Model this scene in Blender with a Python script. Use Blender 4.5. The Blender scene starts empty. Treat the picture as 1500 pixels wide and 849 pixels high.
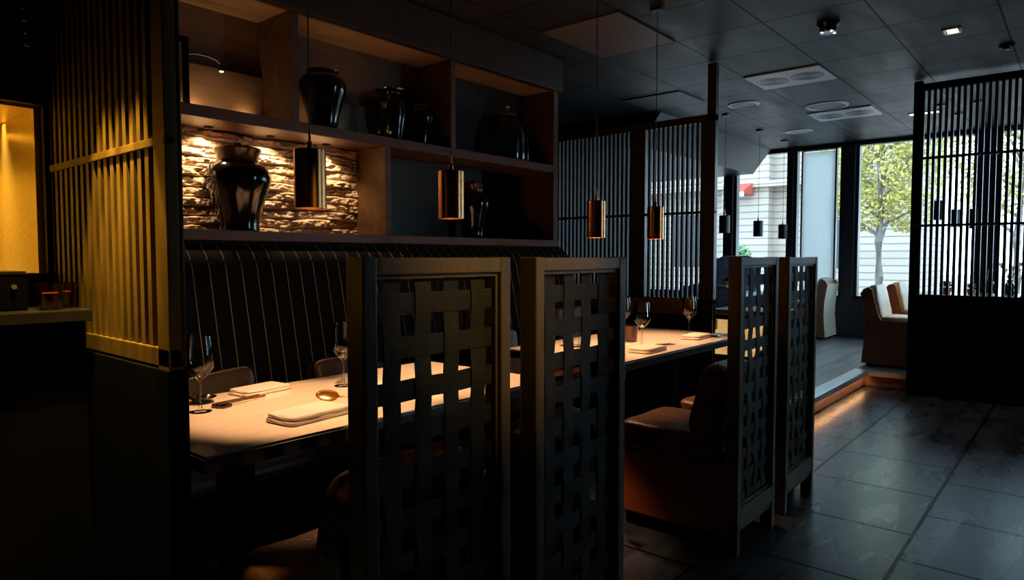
import bpy, bmesh, math, random
from mathutils import Vector, Matrix, noise
random.seed(7)
S = bpy.context.scene
COL = S.collection
PI = math.pi

# ------------------------------------------------------------------ helpers
class MB:
    """collects shapes into one bmesh"""
    def __init__(self):
        self.b = bmesh.new()
    def box(self, x0, y0, z0, x1, y1, z1, bev=0.0, seg=2, rot=None):
        t = bmesh.new()
        bmesh.ops.create_cube(t, size=1)
        c = Vector(((x0+x1)/2, (y0+y1)/2, (z0+z1)/2))
        for v in t.verts:
            v.co = Vector((v.co.x*abs(x1-x0), v.co.y*abs(y1-y0), v.co.z*abs(z1-z0)))
        if bev > 0:
            bmesh.ops.bevel(t, geom=list(t.edges), offset=bev, segments=seg, profile=.6, affect='EDGES')
        if rot is not None:
            bmesh.ops.transform(t, matrix=rot, verts=t.verts)
        for v in t.verts:
            v.co += c
        self._merge(t); return self
    def _merge(self, t):
        me = bpy.data.meshes.new('tmp'); t.to_mesh(me); t.free()
        self.b.from_mesh(me); bpy.data.meshes.remove(me)
    def lathe(self, prof, cx=0, cy=0, cz=0, n=32, M=None):
        t = bmesh.new(); rings = []
        for r, z in prof:
            if r < 1e-5:
                rings.append([t.verts.new((0, 0, z))])
            else:
                rings.append([t.verts.new((r*math.cos(2*PI*k/n), r*math.sin(2*PI*k/n), z)) for k in range(n)])
        for a, c in zip(rings, rings[1:]):
            for k in range(n):
                k2 = (k+1) % n
                if len(a) == 1 and len(c) == 1: continue
                if len(a) == 1: t.faces.new((a[0], c[k2], c[k]))
                elif len(c) == 1: t.faces.new((a[k], a[k2], c[0]))
                else: t.faces.new((a[k], a[k2], c[k2], c[k]))
        bmesh.ops.recalc_face_normals(t, faces=t.faces)
        if M is not None: bmesh.ops.transform(t, matrix=M, verts=t.verts)
        for v in t.verts: v.co += Vector((cx, cy, cz))
        self._merge(t); return self
    def tube(self, pts, r, n=10, cap=True):
        t = bmesh.new(); pts = [Vector(p) for p in pts]; rings = []
        rs = r if isinstance(r, (list, tuple)) else [r]*len(pts)
        up = Vector((0, 0, 1))
        for i, p in enumerate(pts):
            d = (pts[min(i+1, len(pts)-1)] - pts[max(i-1, 0)]).normalized()
            u = d.cross(up)
            if u.length < 1e-3: u = d.cross(Vector((1, 0, 0)))
            u.normalize(); w = d.cross(u).normalized()
            rings.append([t.verts.new(p + (u*math.cos(2*PI*k/n) + w*math.sin(2*PI*k/n))*rs[i]) for k in range(n)])
        for a, c in zip(rings, rings[1:]):
            for k in range(n):
                t.faces.new((a[k], a[(k+1) % n], c[(k+1) % n], c[k]))
        if cap:
            t.faces.new(rings[0]); t.faces.new(list(reversed(rings[-1])))
        bmesh.ops.recalc_face_normals(t, faces=t.faces)
        self._merge(t); return self
    def prism(self, poly, axis, a, b):
        """poly of 2-D points extruded along axis from a to b"""
        t = bmesh.new()
        def P(p, s):
            if axis == 'X': return (s, p[0], p[1])
            if axis == 'Y': return (p[0], s, p[1])
            return (p[0], p[1], s)
        va = [t.verts.new(P(p, a)) for p in poly]; vb = [t.verts.new(P(p, b)) for p in poly]
        t.faces.new(va); t.faces.new(list(reversed(vb)))
        for i in range(len(poly)):
            j = (i+1) % len(poly); t.faces.new((va[i], va[j], vb[j], vb[i]))
        bmesh.ops.recalc_face_normals(t, faces=t.faces)
        self._merge(t); return self
    def cushion(self, cx, cy, cz, sx, sy, sz, n=5.0, m=4.0, M=None, div=14, sag=0.0):
        """soft cushion: rounded box; sx.. are full sizes"""
        t = bmesh.new()
        bmesh.ops.create_cube(t, size=2)
        bmesh.ops.subdivide_edges(t, edges=list(t.edges), cuts=div, use_grid_fill=True)
        for v in t.verts:
            p = v.co.copy()
            r = (abs(p.x)**n + abs(p.y)**n + abs(p.z)**m)**(1/n)
            p = p/max(r, 1e-6)
            nz = noise.noise(Vector((p.x*2.1+cx*5, p.y*2.1+cy*3, p.z*2.1+cz)))*.03
            p *= 1+nz
            if sag: p.z -= sag*(1-min(1, p.x*p.x))*(1-min(1, p.y*p.y))*(1 if p.z > 0 else 0)
            v.co = Vector((p.x*sx/2, p.y*sy/2, p.z*sz/2))
        if M is not None: bmesh.ops.transform(t, matrix=M, verts=t.verts)
        for v in t.verts: v.co += Vector((cx, cy, cz))
        self._merge(t); return self
    def build(self, name, material, parent=None, smooth=None):
        me = bpy.data.meshes.new(name); self.b.to_mesh(me); self.b.free()
        o = bpy.data.objects.new(name, me); COL.objects.link(o)
        if material: me.materials.append(material)
        if smooth is not None:
            me.polygons.foreach_set('use_smooth', [True]*len(me.polygons))
            if smooth < 3.1:
                me.set_sharp_from_angle(angle=smooth)
        if parent: o.parent = parent
        return o

def tag(o, label=None, cat=None, group=None, kind=None):
    if label: o['label'] = label
    if cat: o['category'] = cat
    if group: o['group'] = group
    if kind: o['kind'] = kind
    return o
def empty(name, label, cat, loc=(0, 0, 0), rz=0, group=None):
    o = bpy.data.objects.new(name, None); COL.objects.link(o)
    o.location = loc; o.rotation_euler = (0, 0, rz); o.empty_display_size = .1
    return tag(o, label, cat, group)
def copy_tree(o, parent=None):
    c = o.copy(); COL.objects.link(c)
    if parent: c.parent = parent
    for ch in list(o.children): copy_tree(ch, c)
    return c
def struct(o, label, cat):
    return tag(o, label, cat, kind='structure')
SM = .6

# ------------------------------------------------------------------ materials
def mat(name, col, rough=.5, metal=0., spec=.5, var=.0, vscale=6., stretch=(1, 1, 1), bump=0., bscale=None, coat=0., rvar=0.):
    m = bpy.data.materials.new(name); m.use_nodes = True
    nt = m.node_tree; N = nt.nodes; L = nt.links; p = N['Principled BSDF']
    p.inputs['Base Color'].default_value = (*col, 1); p.inputs['Roughness'].default_value = rough
    p.inputs['Metallic'].default_value = metal; p.inputs['Specular IOR Level'].default_value = spec
    p.inputs['Coat Weight'].default_value = coat; p.inputs['Coat Roughness'].default_value = .12
    tc = N.new('ShaderNodeTexCoord'); mp = N.new('ShaderNodeMapping'); mp.inputs['Scale'].default_value = stretch
    L.new(tc.outputs['Object'], mp.inputs['Vector'])
    nz = N.new('ShaderNodeTexNoise'); nz.inputs['Scale'].default_value = vscale; nz.inputs['Detail'].default_value = 5
    L.new(mp.outputs['Vector'], nz.inputs['Vector'])
    if var > 0:
        cr = N.new('ShaderNodeValToRGB')
        cr.color_ramp.elements[0].position = .3; cr.color_ramp.elements[1].position = .7
        cr.color_ramp.elements[0].color = (*[max(0, c*(1-var)) for c in col], 1)
        cr.color_ramp.elements[1].color = (*[min(1, c*(1+var)) for c in col], 1)
        L.new(nz.outputs['Fac'], cr.inputs['Fac']); L.new(cr.outputs['Color'], p.inputs['Base Color'])
    if rvar > 0:
        mr = N.new('ShaderNodeMapRange'); mr.inputs['To Min'].default_value = max(.02, rough-rvar); mr.inputs['To Max'].default_value = rough+rvar
        mr.inputs['From Min'].default_value = .3; mr.inputs['From Max'].default_value = .7
        L.new(nz.outputs['Fac'], mr.inputs['Value']); L.new(mr.outputs['Result'], p.inputs['Roughness'])
    if bump > 0:
        n2 = N.new('ShaderNodeTexNoise'); n2.inputs['Scale'].default_value = bscale or vscale*4; n2.inputs['Detail'].default_value = 4
        L.new(mp.outputs['Vector'], n2.inputs['Vector'])
        bp = N.new('ShaderNodeBump'); bp.inputs['Strength'].default_value = bump; bp.inputs['Distance'].default_value = .01
        L.new(n2.outputs['Fac'], bp.inputs['Height']); L.new(bp.outputs['Normal'], p.inputs['Normal'])
    return m
def emis(name, col, strength):
    m = bpy.data.materials.new(name); m.use_nodes = True
    nt = m.node_tree; nt.nodes.clear()
    e = nt.nodes.new('ShaderNodeEmission'); e.inputs['Color'].default_value = (*col, 1); e.inputs['Strength'].default_value = strength
    o = nt.nodes.new('ShaderNodeOutputMaterial'); nt.links.new(e.outputs[0], o.inputs[0]); return m
def thin_glass(name, tint=(1, 1, 1), ior=1.5, rough=.0, refl=1.0):
    m = bpy.data.materials.new(name); m.use_nodes = True
    nt = m.node_tree; nt.nodes.clear(); N = nt.nodes; L = nt.links
    t = N.new('ShaderNodeBsdfTransparent'); t.inputs['Color'].default_value = (*tint, 1)
    g = N.new('ShaderNodeBsdfGlossy'); g.inputs['Roughness'].default_value = rough
    f = N.new('ShaderNodeFresnel'); f.inputs['IOR'].default_value = ior
    k = N.new('ShaderNodeMath'); k.operation = 'MULTIPLY'; k.inputs[1].default_value = refl; k.use_clamp = True
    L.new(f.outputs[0], k.inputs[0])
    x = N.new('ShaderNodeMixShader'); L.new(k.outputs[0], x.inputs[0]); L.new(t.outputs[0], x.inputs[1]); L.new(g.outputs[0], x.inputs[2])
    o = N.new('ShaderNodeOutputMaterial'); L.new(x.outputs[0], o.inputs[0]); return m

M = {}
M['darkwood'] = mat('dark_wood', (.040, .024, .012), .38, var=.4, vscale=5, stretch=(6, 6, .6), bump=.15, bscale=30)
M['chairwood'] = mat('chair_wood', (.125, .082, .026), .42, var=.3, vscale=4, stretch=(5, 5, .7), bump=.12, bscale=30)
M['shelfwood'] = mat('shelf_wood', (.085, .042, .018), .45, var=.35, vscale=4, stretch=(.6, 5, 5), bump=.1, bscale=24)
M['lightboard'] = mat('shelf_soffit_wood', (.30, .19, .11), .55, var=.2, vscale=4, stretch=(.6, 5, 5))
M['black'] = mat('black_panel', (.0035, .003, .003), .85, spec=.03, var=.3, vscale=3)
M['blackmetal'] = mat('black_metal', (.012, .012, .013), .4, var=.2, vscale=9)
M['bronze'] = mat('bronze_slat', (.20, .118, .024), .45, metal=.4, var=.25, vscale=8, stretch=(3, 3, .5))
M['steelslat'] = mat('dark_slat', (.024, .026, .028), .5, spec=.3, var=.2, vscale=8, stretch=(3, 3, .5))
M['brass'] = mat('brushed_brass', (.85, .62, .20), .36, metal=1., var=.12, vscale=18, stretch=(.4, 4, 9), bump=.05)
M['copper'] = mat('copper_shade', (.60, .27, .10), .24, metal=1., var=.1, vscale=10, stretch=(6, 6, .3))
M['strap'] = mat('woven_strap', (.017, .0135, .008), .62, var=.3, vscale=40, bump=.3, bscale=220)
M['leather'] = mat('rust_leather', (.30, .062, .018), .42, var=.22, vscale=7, bump=.25, bscale=90)
M['cushleather'] = mat('brown_leather', (.105, .040, .020), .38, var=.3, vscale=6, bump=.3, bscale=60)
M['tabletop'] = mat('table_lacquer', (.60, .47, .37), .13, var=.06, vscale=4, stretch=(.5, 5, 1))
M['tableedge'] = mat('table_edge', (.018, .014, .012), .35, var=.2, vscale=6)
M['stone'] = mat('split_stone', (.55, .42, .28), .85, var=.30, vscale=9, bump=.5, bscale=45)
M['teal'] = mat('dark_teal_panel', (.020, .026, .024), .35, var=.15, vscale=3)
M['backboard'] = mat('brown_backboard', (.14, .085, .045), .55, var=.25, vscale=3, stretch=(.5, 1, 4))
M['fabric'] = mat('black_upholstery', (.003, .003, .0036), .85, spec=.15, var=.2, vscale=30, bump=.2, bscale=200)
M['piping'] = mat('pale_piping', (.38, .29, .21), .6, var=.1, vscale=30)
M['glaze'] = mat('black_glaze', (.004, .0035, .003), .09, var=.3, vscale=3, coat=.5)
M['glazelid'] = mat('brown_glaze', (.075, .028, .012), .2, var=.4, vscale=9)
M['napkin'] = mat('napkin_linen', (.48, .395, .33), .8, var=.05, vscale=20, bump=.2, bscale=300)
M['gold'] = mat('gold_cutlery', (.78, .52, .20), .2, metal=1., var=.05, vscale=10)
M['wine'] = thin_glass('wine_glass', (.98, .98, .98), 1.45, .0, 1.1)
M['pane'] = thin_glass('window_glass', (.93, .97, .97), 1.4, 0., .8)
M['clearpane'] = thin_glass('added_window_glass', (.93, .97, .97), 1.4, 0., .8)
M['amber'] = thin_glass('amber_glass', (.85, .5, .16), 1.5, .1, 2.)
M['clear'] = thin_glass('canister_glass', (.62, .55, .5), 1.5, .05, 2.)
M['green'] = thin_glass('olive_glass', (.45, .5, .05), 1.5, .05, 2.)
M['frame'] = mat('window_frame', (.013, .014, .017), .4, var=.2, vscale=5)
M['plaster'] = mat('beige_wall', (.42, .33, .25), .7, var=.06, vscale=3)
M['blind'] = mat('roller_blind', (.60, .64, .66), .9, var=.03, vscale=3)
def make_translucent(m, f):
    nt = m.node_tree; p = nt.nodes['Principled BSDF']; t = nt.nodes.new('ShaderNodeBsdfTranslucent'); t.inputs['Color'].default_value = (.66, .70, .70, 1)
    x = nt.nodes.new('ShaderNodeMixShader'); x.inputs[0].default_value = f
    nt.links.new(p.outputs[0], x.inputs[1]); nt.links.new(t.outputs[0], x.inputs[2]); nt.links.new(x.outputs[0], nt.nodes['Material Output'].inputs[0])
make_translucent(M['blind'], .65)
M['riser'] = mat('riser_wood', (.22, .10, .045), .5, var=.3, vscale=5, stretch=(.6, 1, 5))
M['steel'] = mat('brushed_steel', (.62, .68, .75), .35, metal=.9, var=.1, vscale=9, stretch=(.3, 6, 6))
M['vent'] = mat('vent_metal', (.82, .86, .90), .4, metal=0., var=.08, vscale=6)
M['groove'] = mat('vent_groove', (.06, .065, .075), .4, var=.1, vscale=6)
M['cream'] = mat('cream_leather', (.66, .62, .48), .5, var=.06, vscale=6, bump=.15, bscale=60)
M['blue'] = mat('blue_upholstery', (.42, .56, .78), .8, var=.4, vscale=12, bump=.2, bscale=80)
M['white'] = mat('white_cloth', (.75, .78, .8), .7, var=.04, vscale=10)
M['terracotta'] = mat('terracotta_pot', (.5, .2, .08), .35, var=.2, vscale=9)
M['leaf'] = mat('tree_leaf', (.42, .37, .10), .7, spec=.2, var=.45, vscale=1.3)
M['leafdark'] = mat('bush_leaf', (.06, .19, .05), .6, var=.4, vscale=3)
M['bark'] = mat('tree_bark', (.15, .135, .12), .85, var=.3, vscale=8, stretch=(2, 2, .5), bump=.4)
M['red'] = mat('red_awning', (.34, .05, .03), .6, var=.1, vscale=5)
M['pave'] = mat('pavement', (.27, .23, .21), .8, var=.2, vscale=2.5, bump=.2)
M['flower'] = mat('petal', (.62, .34, .10), .6, var=.3, vscale=20)
M['slab'] = mat('dark_slab', (.02, .018, .016), .22, var=.3, vscale=4)
M['panelceil'] = mat('pale_ceiling_panel', (.13, .115, .11), .5, var=.1, vscale=3)
M['lampglow'] = emis('lamp_glow', (1., .58, .24), 9.)
M['coolglow'] = emis('downlight_glow', (1., .84, .62), 5.)
M['ledglow'] = emis('led_glow', (1., .50, .18), 30.)
M['tinyglow'] = emis('led_point', (.9, .95, 1.), 3.)

def tiled(name, c1, c2, mortar, bw, rh, off, shift, msize, rough, rvar, bumpd=.3, spec=.5):
    m = bpy.data.materials.new(name); m.use_nodes = True
    nt = m.node_tree; N = nt.nodes; L = nt.links; p = N['Principled BSDF']
    tc = N.new('ShaderNodeTexCoord'); mp = N.new('ShaderNodeMapping'); mp.inputs['Location'].default_value = shift
    L.new(tc.outputs['Object'], mp.inputs['Vector'])
    br = N.new('ShaderNodeTexBrick'); br.offset = off; br.inputs['Scale'].default_value = 1
    br.inputs['Brick Width'].default_value = bw; br.inputs['Row Height'].default_value = rh
    br.inputs['Mortar Size'].default_value = msize; br.inputs['Mortar Smooth'].default_value = .1
    br.inputs['Color1'].default_value = (*c1, 1); br.inputs['Color2'].default_value = (*c2, 1); br.inputs['Mortar'].default_value = (*mortar, 1)
    L.new(mp.outputs['Vector'], br.inputs['Vector'])
    nz = N.new('ShaderNodeTexNoise'); nz.inputs['Scale'].default_value = 3.2; nz.inputs['Detail'].default_value = 7; nz.inputs['Roughness'].default_value = .6
    nz.inputs['Distortion'].default_value = .25
    st = N.new('ShaderNodeMapping'); st.inputs['Scale'].default_value = (.6, 2.2, 1); L.new(tc.outputs['Object'], st.inputs['Vector']); L.new(st.outputs['Vector'], nz.inputs['Vector'])
    mx = N.new('ShaderNodeMix'); mx.data_type = 'RGBA'; mx.blend_type = 'MULTIPLY'; mx.inputs['Factor'].default_value = .8
    cr = N.new('ShaderNodeValToRGB'); cr.color_ramp.elements[0].color = (.5, .5, .5, 1); cr.color_ramp.elements[1].color = (1.4, 1.4, 1.4, 1)
    cr.color_ramp.elements[0].position = .35; cr.color_ramp.elements[1].position = .65
    L.new(nz.outputs['Fac'], cr.inputs['Fac']); L.new(br.outputs['Color'], mx.inputs['A']); L.new(cr.outputs['Color'], mx.inputs['B'])
    L.new(mx.outputs['Result'], p.inputs['Base Color'])
    mr = N.new('ShaderNodeMapRange'); mr.inputs['From Min'].default_value = .35; mr.inputs['From Max'].default_value = .65
    mr.inputs['To Min'].default_value = rough-rvar; mr.inputs['To Max'].default_value = rough+rvar
    L.new(nz.outputs['Fac'], mr.inputs['Value']); L.new(mr.outputs['Result'], p.inputs['Roughness'])
    sl = N.new('ShaderNodeMath'); sl.operation = 'MULTIPLY_ADD'; sl.inputs[1].default_value = -spec*.9; sl.inputs[2].default_value = spec
    L.new(br.outputs['Fac'], sl.inputs[0]); L.new(sl.outputs[0], p.inputs['Specular IOR Level'])
    ad = N.new('ShaderNodeMath'); ad.operation = 'MULTIPLY_ADD'; ad.inputs[1].default_value = -1.0
    L.new(br.outputs['Fac'], ad.inputs[0])
    sc = N.new('ShaderNodeMath'); sc.operation = 'MULTIPLY'; sc.inputs[1].default_value = .03; L.new(nz.outputs['Fac'], sc.inputs[0]); L.new(sc.outputs[0], ad.inputs[2])
    bp = N.new('ShaderNodeBump'); bp.inputs['Strength'].default_value = bumpd; bp.inputs['Distance'].default_value = .006
    L.new(ad.outputs[0], bp.inputs['Height']); L.new(bp.outputs['Normal'], p.inputs['Normal'])
    return m
M['floor'] = tiled('slate_tiles', (.040, .046, .060), (.030, .035, .047), (.004, .004, .004), .645, .645, .5, (-.0275, -.58, 0), .009, .285, .035, .3, 1.)
M['floor'].node_tree.nodes['Principled BSDF'].inputs['Specular Tint'].default_value = (.50, .72, 1., 1)
M['ceil'] = tiled('ceiling_tiles', (.026, .023, .024), (.018, .017, .018), (.009, .008, .008), .65, .645, 0., (-6.08, -1.775, 0), .007, .5, .06, .25)
M['planks'] = tiled('plank_floor', (.20, .215, .235), (.17, .185, .205), (.06, .065, .07), 2.4, .16, .5, (0, 0, 0), .004, .36, .06, .1, 1.)
M['facade'] = None
def facade_mat():
    m = bpy.data.materials.new('pale_ashlar'); m.use_nodes = True
    nt = m.node_tree; N = nt.nodes; L = nt.links; p = N['Principled BSDF']; p.inputs['Roughness'].default_value = .9
    tc = N.new('ShaderNodeTexCoord'); sp = N.new('ShaderNodeSeparateXYZ'); cb = N.new('ShaderNodeCombineXYZ')
    L.new(tc.outputs['Object'], sp.inputs[0]); a = N.new('ShaderNodeMath'); a.operation = 'ADD'
    L.new(sp.outputs['X'], a.inputs[0]); L.new(sp.outputs['Y'], a.inputs[1])
    L.new(a.outputs[0], cb.inputs['X']); L.new(sp.outputs['Z'], cb.inputs['Y'])
    br = N.new('ShaderNodeTexBrick'); br.inputs['Scale'].default_value = 1; br.inputs['Brick Width'].default_value = 5.5; br.inputs['Row Height'].default_value = .25
    br.inputs['Mortar Size'].default_value = .022; br.inputs['Color1'].default_value = (.36, .30, .24, 1); br.inputs['Color2'].default_value = (.31, .26, .215, 1)
    br.inputs['Mortar'].default_value = (.16, .15, .14, 1); L.new(cb.outputs[0], br.inputs['Vector']); L.new(br.outputs['Color'], p.inputs['Base Color'])
    bp = N.new('ShaderNodeBump'); bp.invert = True; bp.inputs['Distance'].default_value = .03; L.new(br.outputs['Fac'], bp.inputs['Height']); L.new(bp.outputs['Normal'], p.inputs['Normal'])
    return m
M['facade'] = facade_mat()

# ------------------------------------------------------------------ room shell
CZ = 2.93
struct(MB().box(-3.2, -3.7, -.1, 12, 6.2, 0).build('floor', M['floor']), 'dark slate tile floor of the restaurant aisle', 'floor')
struct(MB().box(-3.2, -3.7, CZ, 10.72, 6.2, CZ+.1).build('ceiling', M['ceil']), 'dark square tiled ceiling', 'ceiling')
struct(MB().box(-3.3, -3.7, 0, -3.2, 6.2, CZ).build('wall_back', M['black']), 'dark wall behind the viewer', 'wall')
wr = MB().box(-3.2, -3.8, 0, 10.6, -3.7, .8).box(-3.2, -3.8, 2.7, 10.6, -3.7, CZ)
for a, b in ((-3.2, 5.9), (6.8, 7.4), (10.3, 10.6)): wr.box(a, -3.8, .8, b, -3.7, 2.7)
wr.box(8.8, -3.8, .8, 8.9, -3.7, 2.7)
struct(wr.build('wall_right', M['black']), 'dark wall along the aisle with windows added for daylight', 'wall')
for k, (a, b) in enumerate(((5.9, 6.8), (7.4, 8.8), (8.9, 10.3))):  # out-of-view windows, added to bring cool daylight onto the floor and chairs
    f = MB().box(a, -3.78, .8, a+.05, -3.7, 2.7).box(b-.05, -3.78, .8, b, -3.7, 2.7).box(a, -3.78, .8, b, -3.7, .85).box(a, -3.78, 2.65, b, -3.7, 2.7).build('window_%d' % (8+k), M['blackmetal'])
    struct(f, 'unseen side window added in the aisle wall for daylight', 'window'); MB().box(a+.01, -3.745, .81, b-.01, -3.74, 2.69).build('glass_pane', M['clearpane'], f)
struct(MB().box(-3.2, 6.2, 0, 10.6, 6.3, CZ).build('wall_left', M['black']), 'dark wall beyond the booth shelving', 'wall')
# wall behind the shelving of the niche
struct(MB().box(.88, 3.74, 0, 4.62, 3.82, CZ).build('wall_niche', M['backboard']), 'brown panelled wall behind the booth shelving', 'wall')
# raised platform with riser, nosing
plat = MB().box(5.62, 1.70, 0, 10.5, 6.2, .156).box(7.5, -3.7, 0, 10.5, 1.70, .156)
struct(plat.build('floor_platform', M['planks']), 'raised grey plank floor of the window area', 'floor')
struct(MB().box(5.60, 1.672, .012, 7.5, 1.699, .132).box(7.472, -3.7, .012, 7.499, 1.672, .132).build('trim_riser', M['riser']), 'brown wooden riser under the raised floor', 'trim')
struct(MB().box(5.60, 1.645, .145, 7.5, 1.77, .162, .003).box(7.44, -3.7, .145, 7.56, 1.645, .162, .003).box(5.60, 1.640, .112, 7.44, 1.647, .162, .002).box(7.434, -3.7, .112, 7.441, 1.64, .162, .002).build('trim_nosing', M['steel']), 'pale metal edge strip of the raised floor', 'trim')
led = MB().box(5.62, 1.650, .122, 7.42, 1.662, .138).build('led_strip', M['ledglow'])
tag(led, 'warm light strip tucked under the metal edge of the raised floor', 'light strip')
# soffit hood by the window
struct(MB().prism([(3.98, 2.58), (3.70, CZ+.01), (6.2, CZ+.01), (6.2, 2.58)], 'X', 6.95, 10.44).build('trim_soffit', M['frame']), 'dark slanted soffit hanging under the ceiling near the windows', 'trim')

# window wall at X = 10.5
WX = 10.5
def window(name, y0, y1, z0, z1, lab, extra=()):
    fr = MB(); t = .045
    fr.box(WX, y0, z0, WX+.12, y0+t, z1, .004).box(WX, y1-t, z0, WX+.12, y1, z1, .004)
    fr.box(WX, y0, z0, WX+.12, y1, z0+t, .004).box(WX, y0, z1-t*.6, WX+.12, y1, z1, .004)
    for y in extra: fr.box(WX+.02, y-.012, z0, WX+.1, y+.012, z1)
    o = fr.build(name, M['frame']); struct(o, lab, 'window')
    MB().box(WX+.055, y0+.01, z0+.01, WX+.06, y1-.01, z1-.01).build('glass_pane', M['pane'], o)
    return o
ZS, ZT = .70, 2.90
wins = [(4.43, 6.0), (3.44, 4.30), (2.69, 3.38), (1.08, 2.53), (-.62, .92), (-2.3, -.8), (-3.65, -2.5)]
labs = ['tall window showing the beige pier of the building, half behind the screen post', 'tall window showing pale stone building and red awning', 'tall window with white roller blind',
        'tall window showing the yellow green tree', 'tall window seen through the slatted screen at the aisle', 'tall window further along the aisle screen', 'last tall window by the dark wall']
pil = MB().box(WX-.05, -3.7, .1, WX+.18, 6.2, ZS).box(WX-.02, -3.7, ZT, WX+.18, 6.2, CZ+.02)
edges = [6.2] + [v for w in wins for v in (w[1], w[0])] + [-3.7]
for a, b in zip(edges[0::2], edges[1::2]):
    pil.box(WX-.06, b, ZS, WX+.2, a, ZT)
struct(pil.build('wall_window', M['frame']), 'dark window wall with columns and low plinth', 'wall')
for i, (w, l) in enumerate(zip(wins, labs)):
    window('window_%d' % (i+1), w[0], w[1], ZS, ZT, l, (3.27, 2.80) if i == 2 else ())
bl = empty('roller_blind', 'white roller blind drawn down in the tall window between two dark columns', 'blind', (WX+.02, 3.035, ZS))
bm = MB()
for i in range(12):
    y0 = -.225+i*.0375
    f0, f1 = .003*math.sin(i*1.3), .003*math.sin((i+1)*1.3)
    q = [bm.b.verts.new(v) for v in ((f0, y0, .1), (f1, y0+.0375, .1), (f1, y0+.0375, 2.14), (f0, y0, 2.14))]; bm.b.faces.new(q)
bm.build('blind_sheet', M['blind'], bl); MB().tube([(0, -.23, 2.165), (0, .23, 2.165)], .014).build('roller_tube', M['white'], bl)
MB().box(-.004, -.225, .085, .008, .225, .105, .003).build('bottom_bar', M['steel'], bl)

# ------------------------------------------------------------------ slatted screens
def screen(name, label, X, y0, y1, zt, zb, rails, mslat, mframe, posts, pitch=.048, sw=.024, sd=.04, stile=.07, th=.06, tall=None):
    """plane at X, running along Y; solid below zb, slats to zt"""
    r = empty(name, label, 'screen', (X, y0, 0))
    for (a, b, h) in posts:
        MB().box(0, a-y0, 0, th, b-y0, h, .004).build('post', mframe, r)
    p = MB().box(.006, 0, 0, th-.006, y1-y0, zb-.05, .003); p.build('base_panel', M['black'], r)
    MB().box(.0, 0, zb-.05, th, y1-y0, zb, .003).build('bottom_rail', mframe, r)
    MB().box(.0, 0, zt, th, y1-y0, zt+.06, .003).build('top_rail', mframe, r)
    for z in rails:
        MB().box(-.002, 0, z-.011, th*.7, y1-y0, z+.011, .002).build('cross_rail', mslat, r)
    s = MB(); n = int((y1-y0)/pitch)
    for i in range(n):
        y = pitch*(i+.5)
        if any(a-y0-.005 < y < b-y0+.005 for a, b, h in posts): continue
        s.box(.004, y-sw/2, zb-.01, .004+sd, y+sw/2, zt+.01)
    s.build('slat_panel', mslat, r)
    return r
# near screen on the left, end of the booth
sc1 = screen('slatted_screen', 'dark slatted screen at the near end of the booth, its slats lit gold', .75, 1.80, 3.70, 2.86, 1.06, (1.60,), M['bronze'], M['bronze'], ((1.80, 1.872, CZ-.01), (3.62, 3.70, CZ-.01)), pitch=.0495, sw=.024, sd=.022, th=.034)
MB().box(-.008, -.006, 0, .045, 1.90, 1.005, .003).build('lower_panel', M['black'], sc1)
MB().box(.029, .01, 1.0, .033, 1.88, 2.88).build('backing_panel', M['black'], sc1)
# post that caps its near end
MB().box(.034, -.002, 0, .043, .07, CZ-.01, .002).build('cap_post', M['darkwood'], sc1)
sc2 = screen('slatted_screen', 'grey slatted screen at the far end of the second table, behind the copper pendants', 5.45, 2.40, 4.85, 2.44, .94, (1.68,), M['steelslat'], M['darkwood'], ((2.40, 2.475, CZ-.01), (2.475, 2.53, 2.45), (3.06, 3.19, 2.45), (4.78, 4.85, 2.45)), pitch=.046, sw=.021, sd=.03)
sc3 = screen('slatted_screen', 'tall black slatted screen along the aisle in front of the windows', 7.25, -3.66, 1.27, 2.83, .95, (1.59, 2.21), M['blackmetal'], M['black'], ((1.20, 1.27, CZ-.01), (-1.2, -1.1, CZ-.01)), pitch=.046, sw=.024, sd=.03)
MB().box(-.012, 0, .68, .10, 2.45, .766, .004).build('ledge', M['darkwood'], sc2)
MB().box(-.004, .14, .80, .006, 2.40, .93, .002).build('rail_board', mat('rail_board_wood', (.42, .20, .08), .5, var=.2, vscale=4), sc2)

# ------------------------------------------------------------------ shelving above the banquette
sh = empty('display_shelving', 'dark wooden display shelving over the banquette with stone backed bay', 'shelving', (.88, 3.38, 0))
ox, oy = .88, 3.38
def sbox(x0, y0, z0, x1, y1, z1, bev=.003): return MB().box(x0-ox, y0-oy, z0, x1-ox, y1-oy, z1, bev)
sbox(.88, 3.36, 1.385, 4.56, 3.74, 1.437).build('ledge_board', M['shelfwood'], sh)
sbox(.88, 3.38, 1.995, 4.54, 3.74, 2.055).build('shelf_board', M['shelfwood'], sh)
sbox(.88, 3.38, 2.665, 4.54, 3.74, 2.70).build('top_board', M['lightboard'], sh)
sbox(.82, 3.34, 2.655, 4.58, 3.40, CZ-.005).build('fascia', M['darkwood'], sh)
for x, z0, z1 in ((2.10, 2.055, 2.665), (2.75, 1.437, 1.995), (3.33, 2.055, 2.665)):
    sbox(x, 3.385, z0, x+.045, 3.735, z1).build('divider', M['shelfwood'], sh)
sbox(4.50, 3.375, 1.437, 4.56, 3.74, 2.665).build('side_panel', M['shelfwood'], sh)
sbox(2.80, 3.70, 1.437, 3.98, 3.735, 1.995).build('back_panel', M['teal'], sh)
sbox(3.98, 3.725, 1.437, 4.5, 3.735, 1.995).build('back_panel', M['black'], sh)
sbox(2.56, 3.70, 2.055, 3.33, 3.735, 2.30).build('back_panel', M['teal'], sh)
sbox(.88, 3.69, 2.055, 2.10, 3.73, 2.34).build('back_panel', M['backboard'], sh)
sbox(2.145, 3.69, 2.055, 2.56, 3.73, 2.30).build('back_panel', M['backboard'], sh)
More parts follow.
